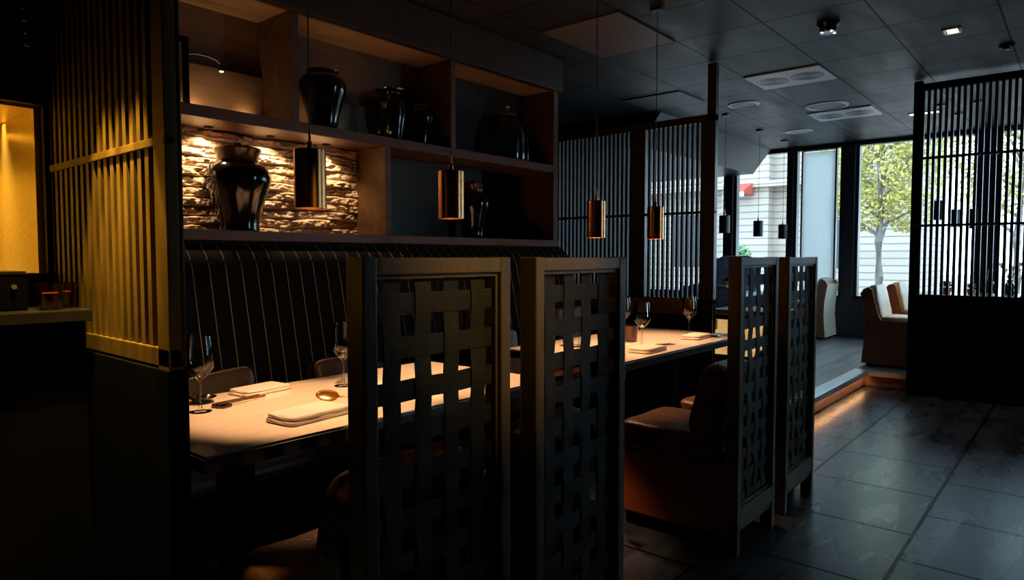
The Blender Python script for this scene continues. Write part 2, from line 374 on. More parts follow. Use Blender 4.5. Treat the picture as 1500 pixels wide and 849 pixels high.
sbox(3.375, 3.70, 2.055, 4.5, 3.735, 2.665).build('back_panel', M['teal'], sh)
# rough split stone backing of the lower bay, real relief
def stone():
    b = bmesh.new(); nx, nz = 340, 110; x0, x1, z0, z1 = .88, 2.75, 1.437, 1.995; vs = []
    for j in range(nz+1):
        row = []
        for i in range(nx+1):
            x = x0+(x1-x0)*i/nx; z = z0+(z1-z0)*j/nz
            w = noise.noise(Vector((x*2.2, z*3.3, 4.)))*.022
            q = (z+w+.5)/.052; lay = math.floor(q); fr = q-lay
            cell = noise.noise(Vector((x*4.5+lay*7.3, lay*3.1, 0.)))
            d = .022+cell*.030
            d += noise.fractal(Vector((x*16, z*34, 2.)), 1.0, 2.0, 4)*.016
            d += noise.noise(Vector((x*52, z*75, 9.)))*.006
            edge = min(fr, 1-fr); d -= max(0, .16-edge)*.14
            d = max(-.004, min(.075, d))
            row.append(b.verts.new((x-ox, 3.705-d-oy, z)))
        vs.append(row)
    for j in range(nz):
        for i in range(nx):
            b.faces.new((vs[j][i], vs[j][i+1], vs[j+1][i+1], vs[j+1][i]))
    m = MB(); m.b.free(); m.b = b
    return m.build('stone_backing', M['stone'], sh)
stone()
# rings of the small spotlights under the shelf
for x in (1.36, 1.73, 2.09, 2.46):
    MB().lathe([(.018, 0), (.024, 0), (.024, .012), (.018, .012), (.018, 0)], x-ox, 3.60-oy, 1.984, 20).build('spot_ring', M['blackmetal'], sh, SM)

# ------------------------------------------------------------------ banquette
bq = empty('banquette', 'long black banquette with pale vertical piping under the shelving', 'bench', (.84, 3.1, 0))
bx, by = .84, 3.1
BX0, BX1 = .84, 4.60
MB().box(0, 2.74-by, .12, BX1-bx, 3.20-by, .33, .01).box(.02, 2.80-by, 0, BX1-bx-.02, 3.20-by, .12).build('base', M['black'], bq)
MB().cushion((BX1-BX0)/2, 2.93-by, .39, BX1-BX0, .48, .13, 12, 5).build('seat_cushion', M['cushleather'], bq, 3.2)
def back_y(z):   # front surface of the reclined back
    y = 3.075+.22*(z-.40)
    if z > 1.25: y += (z-1.25)**2*5.5
    return y
prof = [(back_y(.36+1.02*i/20)-by, .36+1.02*i/20) for i in range(21)] + [(3.36-by, 1.383), (3.36-by, .36)]
MB().prism(prof, 'X', 0, BX1-bx).build('backrest', M['fabric'], bq, SM)
pp = MB(); n = 45
for i in range(n):
    x = .05+i*(BX1-bx-.1)/(n-1)
    pp.tube([(x, back_y(z)-by-.001, z) for z in [.42+.95*k/16 for k in range(17)]], .0022, 6)
pp.build('piping', M['piping'], bq, SM)

# scatter cushions along the banquette
def scatter(label, x, y, z, sx, sy, sz, rx, rz, ry=0):
    z = .460+sz*.5+abs(ry)*sx*.45; y = back_y(z)-sy*.5-.012; rx = -.215
    o = MB().cushion(0, 0, 0, sx, sy, sz, 9., 7.).build('scatter_cushion', M['cushleather'], None, 3.2)
    o.location = (x, y, z); o.rotation_euler = (rx, ry, rz)
    return tag(o, label, 'cushion', 'brown cushions on the banquette')
scatter('brown leather cushion on the banquette behind the near table, next to the left screen', 1.33, 0, 0, .64, .14, .265, 0, .0, -.10)
scatter('brown leather cushion on the banquette behind the middle of the near table', 2.25, 0, 0, .55, .14, .30, 0, 0)
scatter('brown leather cushion on the banquette seen in the gap between the tables', 3.36, 0, 0, .48, .14, .34, 0, 0)
scatter('brown leather cushion on the banquette at the far end of the second table', 4.28, 0, 0, .44, .15, .45, 0, 0)

# ------------------------------------------------------------------ dining tables
def table(label, x0, x1):
    y0, y1 = 1.825, 2.66
    t = empty('dining_table', label, 'table', ((x0+x1)/2, (y0+y1)/2, 0), 0, 'booth dining tables')
    cx, cy = (x0+x1)/2, (y0+y1)/2; hx, hy = (x1-x0)/2, (y1-y0)/2
    MB().box(-hx, -hy, .700, hx, hy, .742, .004).build('table_frame', M['tableedge'], t)
    MB().box(-hx+.006, -hy+.006, .742, hx-.006, hy-.006, .750, .002).build('tabletop', M['tabletop'], t)
    for s in (-1, 1):
        m = MB().box(s*hx*.62-.05, -.045, .03, s*hx*.62+.05, .045, .70, .006).box(s*hx*.62-.05, -.30, 0, s*hx*.62+.05, .30, .035, .008).box(s*hx*.62-.04, -.26, .665, s*hx*.62+.04, .26, .70)
        m.build('leg', M['black'], t)
    return t
table('near pale topped dining table lit by two pendants, wine glass and gold spoon on it', .845, 2.43)
table('second pale topped dining table beyond the woven chairs, three wine glasses on it', 3.05, 4.70)

# ------------------------------------------------------------------ woven high-back chairs
W = .46
def webbing():
    m = MB(); x0, x1, z0, z1 = .042, W-.042, .235, 1.255
    nv, nh = 4, 11; pv = .09; ph = .0965
    xs = [.0955+pv*i for i in range(nv)]; zs = [1.197-ph*j for j in range(nh)]
    yc = .028; a = .0028; sw = .048; tk = .0016
    def strap(pts, wdir, hw):
        t = bmesh.new(); rows = []
        for p in pts:
            p = Vector(p); w = Vector(wdir)*hw
            rows.append([t.verts.new(p-w+Vector((0, -tk, 0))), t.verts.new(p+Vector((0, -tk-.0006, 0))), t.verts.new(p+w+Vector((0, -tk, 0))), t.verts.new(p+w+Vector((0, tk, 0))), t.verts.new(p-w+Vector((0, tk, 0)))])
        for a_, b_ in zip(rows, rows[1:]):
            for k in range(5): t.faces.new((a_[k], a_[(k+1) % 5], b_[(k+1) % 5], b_[k]))
        bmesh.ops.recalc_face_normals(t, faces=t.faces); m._merge(t)
    for i, x in enumerate(xs):
        pts = []
        for k in range(nh*10+1):
            z = z0-.02+(z1-z0+.04)*k/(nh*10)
            pts.append((x, yc+a*math.cos(PI*(z-zs[0])/ph+i*PI), z))
        strap(pts, (1, 0, 0), sw/2)
    for j, z in enumerate(zs):
        pts = []; lo = max(0., (j-4)/6.)
        for k in range(nv*8+9):
            x = x0-.012+(x1-x0+.024)*k/(nv*8+8)
            s = (x-x0)/(x1-x0)
            sagz = -.006*lo*math.sin(PI*s)
            pts.append((x, yc-a*math.cos(PI*(x-xs[0])/pv+j*PI), z+sagz))
        strap(pts, (0, 0, 1), sw/2)
    return m
def make_chair():
    c = empty('woven_chair', 'x', 'chair')
    t = .058; pw = .036
    f = MB()
    f.box(0, 0, 0, pw, t, 1.30, .004).box(W-pw, 0, 0, W, t, 1.30, .004)
    f.box(pw-.004, .002, 1.262, W-pw+.004, t-.002, 1.2985, .003)
    f.box(pw-.004, .002, .125, W-pw+.004, t-.002, .205, .003).box(pw-.004, .006, .10, W-pw+.004, t-.006, .12, .003)
    f.build('back_frame', M['chairwood'], c)
    i = MB(); b = .008
    i.box(pw-.001, .012, .205, pw+b, .046, 1.262, .002).box(W-pw-b, .012, .205, W-pw+.001, .046, 1.262, .002)
    i.box(pw, .012, 1.252, W-pw, .046, 1.263, .002).box(pw, .012, .204, W-pw, .046, .214, .002)
    i.build('inner_bead', M['chairwood'], c)
    webbing().build('woven_back', M['strap'], c, SM)
    base = MB().box(.004, t+.002, .07, W-.004, .60, .375, .014, 3).build('seat_base', M['leather'], c, SM)
    MB().tube([(.006, t+.01, .372), (.006, .594, .372), (W-.006, .594, .372), (W-.006, t+.01, .372)], .004, 8).build('piping', M['cushleather'], base, SM)
    MB().box(.03, t+.03, 0, W-.03, .57, .07, .004).build('plinth', M['black'], c)
    MB().cushion(W/2, .335, .440, W-.01, .53, .135, 12, 9, sag=.06).build('seat_cushion', M['cushleather'], c, 3.2)
    R = Matrix.Rotation(math.radians(14), 4, 'X')
    MB().cushion(W/2, .155, .645, W-.03, .155, .33, 6, 6, M=R).build('back_cushion', M['cushleather'], c, 3.2)
    return c
clabs = ['woven high-back chair at the near table, closest to the slatted gold lit screen', 'woven high-back chair at the near table, second from the gold lit screen',
         'woven high-back chair at the second table with rust leather seat in full view', 'woven high-back chair at the second table nearest the raised floor']
ch = make_chair()
for k, (x, l) in enumerate(zip((.846, 1.412, 2.815, 3.425), clabs)):
    o = ch if k == 0 else copy_tree(ch)
    o.location = (x, 1.115, 0); tag(o, l, 'chair', 'woven high-back chairs along the aisle')

# ------------------------------------------------------------------ pendants over the tables
def make_pendant(r=.062, h=.21, power=30, shade=None, cordlen=1.2):
    p = empty('pendant_lamp', 'x', 'lamp')
    t = .002
    MB().lathe([(r, 0), (r, h), (r-.004, h+.003), (.012, h+.004), (.012, h+.001), (r-t, h-.003), (r-t, 0), (r, 0)], n=48).build('lamp_shade', shade or M['copper'], p, SM)
    MB().lathe([(0, .085), (.028, .085), (.032, .10), (.02, .14), (.018, h-.004), (0, h-.004)], n=20).build('bulb', M['lampglow'], p, SM)
    MB().lathe([(0, h+.003), (.011, h+.003), (.010, h+.03), (.005, h+.036), (.005, h+.07), (0, h+.07)], n=16).build('cord_cap', M['copper'], p, SM)
    MB().tube([(0, 0, h+.06), (0, 0, cordlen)], .0028, 8).build('cord', M['blackmetal'], p, SM)
    MB().lathe([(0, cordlen-.022), (.045, cordlen-.022), (.05, cordlen-.001), (0, cordlen-.001)], n=24).build('ceiling_rose', M['blackmetal'], p, SM)
    return p
plabs = ['copper cylinder pendant over the near table in front of the stone backed shelf', 'copper cylinder pendant over the near table in front of the dark teal bay',
         'copper cylinder pendant with bright mouth over the near end of the second table', 'copper cylinder pendant over the far end of the second table']
def spot(name, loc, power, ang, col=(1., .60, .28), blend=.5, size=.03, target=None):
    l = bpy.data.lights.new(name, 'SPOT'); l.energy = power; l.color = col; l.spot_size = math.radians(ang); l.spot_blend = blend; l.shadow_soft_size = size
    o = bpy.data.objects.new(name, l); COL.objects.link(o); o.location = loc
    if target is not None:
        o.rotation_euler = (Vector(target)-Vector(loc)).to_track_quat('-Z', 'Y').to_euler()
    return o
for k, (x, z, y) in enumerate(((1.434, 1.48, 2.2), (2.163, 1.473, 2.2), (3.349, 1.413, 2.2), (4.064, 1.419, 2.2))):
    o = make_pendant(r=.058 if k < 2 else .054, h=.212, cordlen=CZ-z)
    o.location = (x, y, z); tag(o, plabs[k], 'lamp', 'copper pendants over the booth tables')
    spot('pendant_light', (x, y, z+.075), 84, 72 if k < 2 else 88, (1., .58, .29), blend=.35, size=.022)

# ------------------------------------------------------------------ wine glasses
GP = [(0, 0), (.037, 0), (.038, .002), (.020, .005), (.007, .012), (.0048, .03), (.0045, .10), (.007, .112), (.028, .132), (.046, .155), (.0505, .171), (.0500, .188), (.0460, .238), (.0420, .272), (.0414, .272),
      (.0454, .238), (.0493, .188), (.0497, .172), (.0452, .1562), (.027, .134), (0, .118)]
gl = [((1.094, 2.383), 'empty wine glass on the near table, whole, beside the slatted screen post'), ((1.713, 2.402), 'empty wine glass on the near table half hidden by the chair frame'),
      ((2.346, 2.245), 'empty wine glass on the near table seen through the woven chair back'), ((3.396, 2.35), 'empty wine glass on the second table seen through the second woven chair'),
      ((4.05, 2.43), 'empty wine glass on the second table, farther of two overlapping glasses'), ((3.66, 2.065), 'empty wine glass on the second table, nearer of two overlapping glasses'),
      ((4.44, 2.13), 'empty wine glass standing alone at the far end of the second table')]
g0 = None
for (x, y), l in gl:
    if g0 is None:
        g0 = MB().lathe(GP, n=40).build('wine_glass', M['wine'], None, 1.2); o = g0
    else:
        o = g0.copy(); COL.objects.link(o)
    o.location = (x, y, .7505); tag(o, l, 'wine glass', 'wine glasses on the booth tables')

# ------------------------------------------------------------------ napkins, cutlery
def napkin(label, x, y, rz, sx, sy, th=.022, z=.7505):
    r = empty('folded_napkin', label, 'napkin', (x, y, z), rz, 'folded napkins on the tables')
    m = MB(); n = 2
    for k in range(n):
        f = 1-.03*k
        m.cushion(.004*k, .003*(k % 2), th*(k+.5)/n, sx*f, sy*f, th/n*1.3, 10, 2.6, div=10)
    m.build('cloth', M['napkin'], r, 3.2)
    m = MB()
    m.tube([(sx*.46, -sy*.47, .5*th), (sx*.48, 0, th*.5), (sx*.46, sy*.47, .5*th)], [th*.42, th*.5, th*.42], 10).build('fold', M['napkin'], r, SM)
    return r
napkin('folded linen napkin near the front edge of the near table by the gold spoon', 1.30, 2.02, .1, .26, .15, .026)
napkin('folded linen napkin at the back of the near table in front of the brown cushion', 1.42, 2.56, .15, .22, .13, .02)
napkin('folded linen napkin on the near table behind the first woven chair', 2.16, 2.04, .1, .24, .14, .02)
napkin('folded linen napkin at the front of the second table beside the pair of glasses', 3.50, 1.94, .05, .24, .14, .026)
napkin('folded linen napkin at the far end of the second table below the single glass', 4.28, 2.0, .05, .24, .13, .026)
def spoon(label, x, y, z, rz, tilt=0., s=1.):
    m = MB()
    t = bmesh.new(); rings = []; n = 20
    for k in range(7):
        q = k/6*PI/2; rr, zz = math.sin(q), -math.cos(q)
        rings.append([t.verts.new((rr*.042*s*math.cos(2*PI*i/n)*(1.12 if math.cos(2*PI*i/n) < 0 else 1), rr*.026*s*math.sin(2*PI*i/n), zz*.013*s)) for i in range(n)])
    for u, v in zip(rings, rings[1:]):
        for i in range(n): t.faces.new((u[i], u[(i+1) % n], v[(i+1) % n], v[i]))
    t.faces.new(rings[0])
    geo = bmesh.ops.solidify(t, geom=list(t.faces), thickness=.0012)
    m._merge(t)
    m.tube([(.038*s, 0, 0), (.06*s, 0, .004*s), (.11*s, 0, .006*s), (.17*s, 0, .002*s)], [.0035*s, .0026*s, .003*s, .005*s], 8)
    o = m.build('serving_spoon', M['gold'], None, 3.2); o.location = (x, y, z); o.rotation_euler = (math.radians(tilt), math.radians(6), rz)
    return tag(o, label, 'spoon')
o = spoon('gold serving spoon on the near table with its bowl turned up on edge', 1.455, 2.137, .786, -.95, 42, 1.0)
# spoon rest that carries it
rest = MB().box(-.03, -.015, 0, .03, .015, .012, .004).box(-.03, -.015, .012, -.02, .015, .02, .003).build('spoon_rest', M['glaze'], None)
rest.location = (1.52, 2.045, .7505); rest.rotation_euler = (0, 0, -.95); tag(rest, 'small dark rest under the gold spoon on the near table', 'spoon rest')
def chopsticks(label, x, y, rz):
    r = empty('chopstick_set', label, 'chopsticks', (x, y, .7505), rz)
    MB().box(-.022, -.03, 0, .022, .03, .012, .004).build('rest', M['glaze'], r)
    for d in (-.012, .012):
        MB().tube([(-.03, d, .016), (.20, d*1.3, .006)], [.003, .004], 8).build('chopstick', M['glazelid'], r, SM)
    return r
chopsticks('dark chopsticks on a rest beside the glass at the left of the near table', 1.18, 2.40, .3)
chopsticks('dark chopsticks on a rest at the front of the second table', 3.66, 1.99, -.15)
chopsticks('dark chopsticks on a rest by the far napkin of the second table', 4.42, 1.93, 0)
sd = empty('sauce_dish', 'small dark sauce dish behind the wine glass at the left of the near table', 'dish', (1.17, 2.53, .7505))
MB().lathe([(0, .004), (.022, .004), (.024, 0), (.028, .003), (.048, .02), (.05, .022), (.046, .021), (.026, .007), (0, .006)], n=28).build('bowl', M['glaze'], sd, SM)
MB().lathe([(0, .009), (.03, .0095), (.0301, .009), (0, .0085)], n=24).build('sauce', M['glazelid'], sd, SM)
cup = empty('dark_tumbler', 'dark brown cup on the second table under the overlapping wine glasses', 'cup', (3.845, 2.25, .7505))
MB().lathe([(0, 0), (.036, 0), (.040, .004), (.046, .105), (.0435, .105), (.037, .008), (0, .007)], n=32).build('body', M['glazelid'], cup, SM)
MB().lathe([(.0435, .102), (.0475, .104), (.0475, .107), (.0435, .108)], n=32).build('rim', M['glaze'], cup, SM)

# ------------------------------------------------------------------ jars on the shelves
def ginger_jar(label, x, y, z, w, h, lidded=True, group='black glazed jars on the shelving'):
    r = empty('glazed_jar', label, 'jar', (x, y, z), 0, group); R_ = w/2
    body = [(0, 0), (.60, 0), (.63, .02), (.61, .10), (.68, .28), (.84, .50), (.97, .66), (1., .74), (.96, .83), (.84, .91), (.66, .95), (.62, .97), (.60, .97)]
    hb = h*(.80 if lidded else .95)
    MB().lathe([(a*R_, b*hb/.97) for a, b in body], n=48).build('body', M['glaze'], r, SM)
    if lidded:
        lid = [(.60, 0), (.62, .02), (.60, .1), (.64, .35), (.72, .62), (.70, .70), (.50, .78), (.28, .84), (.12, .88), (.14, .95), (.10, 1.0), (0, 1.01)]
        MB().lathe([(a*R_, hb+b*h*.22) for a, b in lid], n=40).build('lid', M['glazelid'], r, SM)
    else:
        MB().lathe([(.60*R_, hb-.004), (.66*R_, hb+.01), (.67*R_, hb+h*.05), (.62*R_, hb+h*.05), (.56*R_, hb)], n=40).build('rim', M['glazelid'], r, SM)
    return r
ginger_jar('large black glazed lidded jar standing before the lit stone backing', 1.868, 3.56, 1.437, .350, .475)
ginger_jar('black glazed jar with low brown rim on the upper shelf above the first pendant', 2.41, 3.55, 2.055, .285, .365, False)
ginger_jar('small black glazed jar with copper rim on the upper shelf beside the green glass bottle', 3.19, 3.55, 2.055, .215, .285, False)
ginger_jar('black glazed jar on the lower ledge partly hidden behind the second pendant', 3.74, 3.57, 1.437, .255, .435)
urn = empty('black_urn', 'wide mouthed black urn in the shadow behind the small copper rimmed jar', 'urn', (2.99, 3.60, 2.055))
MB().lathe([(0, 0), (.06, 0), (.065, .02), (.085, .12), (.10, .22), (.095, .28), (.08, .31), (.075, .33)], n=36).build('body', M['glaze'], urn, SM)
MB().lathe([(.07, .325), (.105, .345), (.115, .36), (.105, .365), (.07, .345)], n=36).build('rim', M['glaze'], urn, SM)
fl = empty('glass_bottle', 'small pear shaped olive glass bottle glinting yellow green on the upper shelf', 'bottle', (2.835, 3.50, 2.055))
MB().lathe([(0, 0), (.03, .0), (.046, .02), (.052, .06), (.046, .10), (.030, .135), (.018, .16), (.016, .20), (.019, .203), (.017, .205)], n=32).build('body', M['green'], fl, SM)
MB().lathe([(0, .20), (.014, .20), (.015, .225), (.02, .24), (.012, .255), (0, .257)], n=20).build('stopper', M['glazelid'], fl, SM)
cn = empty('glass_canister', 'large lidded glass canister with copper knob on the upper right shelf', 'canister', (4.12, 3.56, 2.055))
MB().lathe([(0, 0), (.135, 0), (.155, .015), (.160, .05), (.155, .20), (.135, .28), (.09, .33), (.075, .345), (.075, .36)], n=40).build('body', M['clear'], cn, SM)
lid = MB().lathe([(.07, .358), (.085, .36), (.085, .372), (.04, .39), (.02, .40), (0, .402)], n=32).build('lid', M['glazelid'], cn, SM)
MB().lathe([(0, .40), (.014, .40), (.012, .412), (.024, .425), (.026, .438), (.016, .45), (0, .452)], n=20).build('knob', M['copper'], lid, SM)
vs = empty('black_vase', 'slim black vase at the right end of the upper shelf', 'vase', (4.41, 3.60, 2.055))
MB().lathe([(0, 0), (.03, 0), (.036, .02), (.042, .14), (.034, .22), (.018, .25), (.016, .29)], n=28).build('body', M['glaze'], vs, SM)
MB().lathe([(.015, .288), (.022, .295), (.023, .302), (.016, .304)], n=28).build('rim', M['glaze'], vs, SM)
# framed panel and little arm lamp in the upper left bay
pf = empty('framed_picture', 'dark framed panel leaning in the upper bay beside the left screen', 'picture', (1.53, 3.60, 2.055))
MB().box(-.24, 0, .02, .08, .012, .37, .002).build('panel', M['lightboard'], pf)
fm = MB()
for b in ((-.26, -.01, 0, .10, .022, .03), (-.26, -.01, .355, .10, .022, .385), (-.26, -.01, .0, -.235, .022, .385), (.068, -.01, 0, .10, .022, .385)): fm.box(*b, .003)
fm.build('frame', M['black'], pf)
wl = empty('arm_lamp', 'small dark curved arm lamp reaching out from the picture frame', 'lamp', (1.62, 3.62, 2.36))
MB().tube([(0, .0, 0), (.06, -.0, .014), (.12, -.0, .014), (.17, -.0, .004), (.195, -.0, -.015)], .0065, 10).build('arm', M['blackmetal'], wl, SM)
MB().lathe([(0, 0), (.014, 0), (.012, .03), (.006, .036), (0, .036)], .197, 0, -.052, 16).build('lamp_head', M['blackmetal'], wl, SM)
MB().lathe([(0, 0), (.010, 0), (.010, .004), (0, .004)], .197, 0, -.055, 16).build('lens', M['lampglow'], wl, SM)
MB().lathe([(0, 0), (.018, 0), (.018, .01), (0, .01)], 0, 0, 0, 16, Matrix.Rotation(PI/2, 4, 'X')).build('mount', M['blackmetal'], wl, SM)

# ------------------------------------------------------------------ bar counter and brass niche at the left
ct = empty('bar_counter', 'black bar counter in front of the lit brass niche', 'counter', (-.6, 2.5, 0))
MB().box(-2.4, -.14, 0, 1.335, .2, 1.105, .004).build('body', M['black'], ct)
MB().box(-2.45, -.20, 1.105, 1.335, .2, 1.142, .004).build('worktop', M['slab'], ct)
nw = MB()
nw.box(-3.0, 2.72, 0, .745, 2.76, 1.245).box(-3.0, 2.72, 1.815, .745, 2.76, CZ).box(.737, 2.72, 1.245, .748, 2.76, 1.815)
struct(nw.build('wall_bar', M['darkwood']), 'dark wood wall around the brass niche', 'wall')
ni = empty('brass_niche', 'glowing brass lined niche in the wall behind the bar counter', 'niche', (-.2, 2.76, 1.245))
MB().box(-.6, 0, -.02, .937, .46, 0).build('floor_panel', M['slab'], ni)
MB().box(-.6, .46, -.02, .937, .48, .58).build('back_panel', M['brass'], ni)
MB().box(.92, 0, -.0, .937, .46, .56).build('side_panel', M['brass'], ni)
MB().box(-.6, 0, -.0, -.58, .46, .56).build('side_panel', M['brass'], ni)
MB().box(-.6, 0, .56, .937, .46, .58).build('top_panel', M['brass'], ni)
MB().box(-.56, .40, .505, .90, .455, .525, .003).build('light_ledge', M['brass'], ni)
bxo = empty('till_box', 'black till box with a lit top edge on the bar counter', 'box', (.36, 2.50, 1.1425))
MB().box(-.5, -.11, 0, .235, .11, .112, .006).build('body', M['black'], bxo)
MB().box(-.5, -.112, .104, .232, .112, .116, .003).build('lid', M['slab'], bxo)
MB().lathe([(0, 0), (.007, 0), (.007, .006), (0, .006)], .20, -.111, .07, 14, Matrix.Rotation(PI/2, 4, 'X')).build('button', M['steel'], bxo, SM)
at_ = empty('amber_tumbler', 'amber glass tumbler on the counter next to the black till box', 'glass', (.645, 2.37, 1.1425), 0, 'amber tumblers on the bar counter')
MB().lathe([(0, 0), (.026, 0), (.029, .004), (.036, .078), (.0345, .078), (.0275, .008), (0, .008)], n=32).build('body', M['amber'], at_, SM)
MB().lathe([(0, .010), (.0265, .010), (.031, .050), (0, .050)], n=28).build('drink', mat('amber_drink', (.62, .30, .05), .2, var=.1), at_, SM)
at2 = copy_tree(at_); at2.location = (.70, 2.44, 1.1425); tag(at2, 'amber glass tumbler on the counter against the slatted screen')
hk = empty('hanging_ornament', 'gold drop ornament hanging high above the brass niche', 'ornament', (.63, 2.45, 1.92))
MB().lathe([(0, 0), (.007, .006), (.010, .02), (.007, .05), (.003, .08), (0, .09)], .01, 0, .17, 20).build('drop', M['gold'], hk, SM)
MB().tube([(.01, 0, .25), (.01, 0, CZ-1.92)], .002, 8).build('cord', M['blackmetal'], hk, SM)
bd = MB()
for k in range(4): bd.lathe([(0, -.012), (.009, -.009), (.012, 0), (.009, .009), (0, .012)], -.008+.003*k, 0, .13-.036*k, 16)
bd.tube([(.01, 0, .18), (-.008, 0, .14), (.001, 0, .01)], .0016, 6).build('beads', M['glazelid'], hk, SM)

# ------------------------------------------------------------------ ceiling fittings
def vent(label, x0, y0, x1, y1):
    r = empty('ceiling_vent', label, 'vent', ((x0+x1)/2, (y0+y1)/2, CZ)); hx, hy = (x1-x0)/2, (y1-y0)/2
    MB().box(-hx, -hy, -.014, hx, hy, -.001, .003).build('plate', M['vent'], r)
    for s in (-1, 1):
        g = MB()
        for k in range(1, 7):
            a = .022*k
            g.lathe([(a-.004, -.0155), (a+.004, -.0155), (a+.004, -.0135), (a-.004, -.0135), (a-.004, -.0155)], 0, s*hy*.47, 0, 40)
        g.build('swirl_grille', M['groove'], r, SM)
    return r
vent('bright rectangular ceiling vent with two round swirls, nearer of the pair', 6.10, 1.785, 6.66, 2.43)
vent('bright rectangular ceiling vent close behind the round speaker ring', 8.09, 1.82, 8.64, 2.48)
def speaker(label, x, y, r, solid=False):
    o = empty('ceiling_speaker', label, 'speaker', (x, y, CZ))
    MB().lathe([(r*.86, -.012), (r, -.010), (r*1.01, -.001), (r*.84, -.001), (r*.86, -.012)], n=48).build('rim', M['vent'], o, SM)
    MB().lathe([(0, -.006), (r*.86, -.006), (r*.86, -.001), (0, -.001)], n=48).build('grille', M['vent'] if solid else M['groove'], o, SM)
    return o
speaker('round ceiling speaker with pale rim left of the vents', 7.18, 2.85, .16)
speaker('largest round ceiling speaker ring touching the farther vent', 7.82, 2.19, .215)
speaker('plain pale round ceiling disc closest to the windows', 9.16, 2.90, .17, True)
sd_ = empty('spot_lamp', 'black round ceiling spot lamp with bright points around its rim', 'lamp', (5.06, 1.42, CZ))
MB().lathe([(0, -.001), (.075, -.001), (.077, -.02), (.055, -.04), (.055, -.065), (.045, -.075), (0, -.075)], n=32).build('housing', M['glaze'], sd_, SM)
MB().lathe([(.03, -.075), (.05, -.078), (.05, -.072), (.03, -.070)], n=32).build('rim', M['steel'], sd_, SM)
for a in (2.4, 3.9, 5.4):
    MB().lathe([(0, 0), (.009, .003), (.009, .008), (0, .008)], .045*math.cos(a), .045*math.sin(a), -.082, 12).build('lens', M['tinyglow'], sd_, SM)
dl = empty('downlight', 'small lit square downlight set in the ceiling before the aisle screen', 'lamp', (5.83, .79, CZ))
MB().box(-.075, -.06, -.010, .075, -.045, -.001).box(-.075, .045, -.010, .075, .06, -.001).box(-.075, -.06, -.010, -.06, .06, -.001).box(.06, -.06, -.010, .075, .06, -.001).build('frame', M['vent'], dl)
MB().box(-.045, -.032, -.006, .045, .032, -.001).build('diffuser', M['coolglow'], dl)
ss = empty('ceiling_sensor', 'small black dome sensor on the ceiling by the aisle screen', 'sensor', (6.48, .52, CZ))
MB().lathe([(0, -.001), (.05, -.001), (.052, -.012), (.03, -.016), (0, -.016)], n=28).build('base', M['black'], ss, SM)
MB().lathe([(.028, -.015), (.026, -.03), (.016, -.04), (0, -.043)], n=28).build('dome', M['glaze'], ss, SM)
for l, a in (('pale square ceiling panel above the second table', (3.93, 2.42, 4.74, 3.055)), ('pale square ceiling panel behind the far slatted screen', (6.17, 3.10, 6.73, 3.74))):
    o = MB().box(a[0], a[1], CZ-.012, a[2], a[3], CZ-.001, .002).build('ceiling_panel', M['panelceil'], None); tag(o, l, 'ceiling panel')
fx = empty('downlight', 'small lit downlight glimpsed through the top of the aisle screen', 'lamp', (8.9, 1.45, CZ))
MB().box(-.05, -.16, -.010, .05, .16, -.001).build('frame', M['vent'], fx); MB().box(-.035, -.14, -.0125, .035, .14, -.0105).build('diffuser', M['coolglow'], fx)

# ------------------------------------------------------------------ window area furniture (on the platform)
PZ = .157
def make_armchair(body, inside):
    c = empty('armchair', 'x', 'chair')
    # faces +Y locally; back at y=0
    h = .80; w = .56; d = .58
    prof = [(0, .0), (d, .0), (d, .455), (.17, .455), (.15, .5), (.105, .66), (.08, h-.03), (.05, h), (.0, h-.02), (-.02, h-.06), (.02, .5), (.03, .3)]
    for s in (0, 1):
        x0 = 0 if s == 0 else w-.035
        MB().prism(prof, 'X', x0, x0+.035).build('side_panel', body, c)
    MB().prism([(0, 0), (d, 0), (d, .40), (.15, .40), (.09, .46), (.045, .66), (.02, h-.02), (0, h-.02), (-.018, h-.06), (.018, .5), (.026, .3)], 'X', .035, w-.035).build('shell', body, c)
    MB().cushion(w/2, .36, .440, w-.075, .46, .11, 8, 4).build('seat_cushion', inside, c, 3.2)
    MB().prism([(-.002, .0), (.024, .3), (.016, .5), (-.022, h-.06), (-.03, h-.06), (.008, .5), (.016, .3), (-.010, 0)], 'X', .004, w-.004).build('outer_back', inside, c)
    R = Matrix.Rotation(math.radians(12), 4, 'X')
    MB().cushion(w/2, .105, .64, w-.075, .09, .36, 7, 5, M=R).build('back_cushion', inside, c, 3.2)
    for x in (.04, w-.04):
        for y in (.06, d-.06): MB().box(x-.02, y-.02, -.03, x+.02, y+.02, .005).build('leg', M['black'], c)
    return c
M['rust'] = mat('rust_chair_leather', (.36, .12, .035), .5, var=.15, vscale=6, bump=.2, bscale=60)
ac = make_armchair(M['rust'], M['cream'])
# local +Y is turned to world -Y (towards the aisle windows): rz = pi
def place(o, x, y, rz, label): o.location = (x, y, PZ+.03); o.rotation_euler = (0, 0, rz); tag(o, label, 'chair', 'rust and cream armchairs by the windows')
place(ac, 8.34, 1.775, PI, 'rust leather armchair with cream inside at the edge of the raised floor')
a2 = copy_tree(ac); place(a2, 9.87, 2.73, 0, 'rust leather armchair with cream back seen behind the last woven chair')
a3 = copy_tree(ac); place(a3, 9.5, 1.78, PI, 'rust leather armchair farther back, at the dark edged table by the tree window')
def make_blue():
    b = make_armchair(M['blue'], M['blue']); return b
b1 = make_blue(); b1.location = (8.62, 3.17, PZ+.04); b1.rotation_euler = (0, 0, PI/2); b1.scale = (1, 1, 1.36); tag(b1, 'high-backed blue armchair across the white topped table from the lit console', 'chair', 'blue armchairs')
b2 = copy_tree(b1); b2.location = (6.80, 3.36, PZ+.03); b2.rotation_euler = (0, 0, -PI/2); b2.scale = (1, 1, 1); tag(b2, 'blue upholstered armchair just behind the lit console', 'chair')
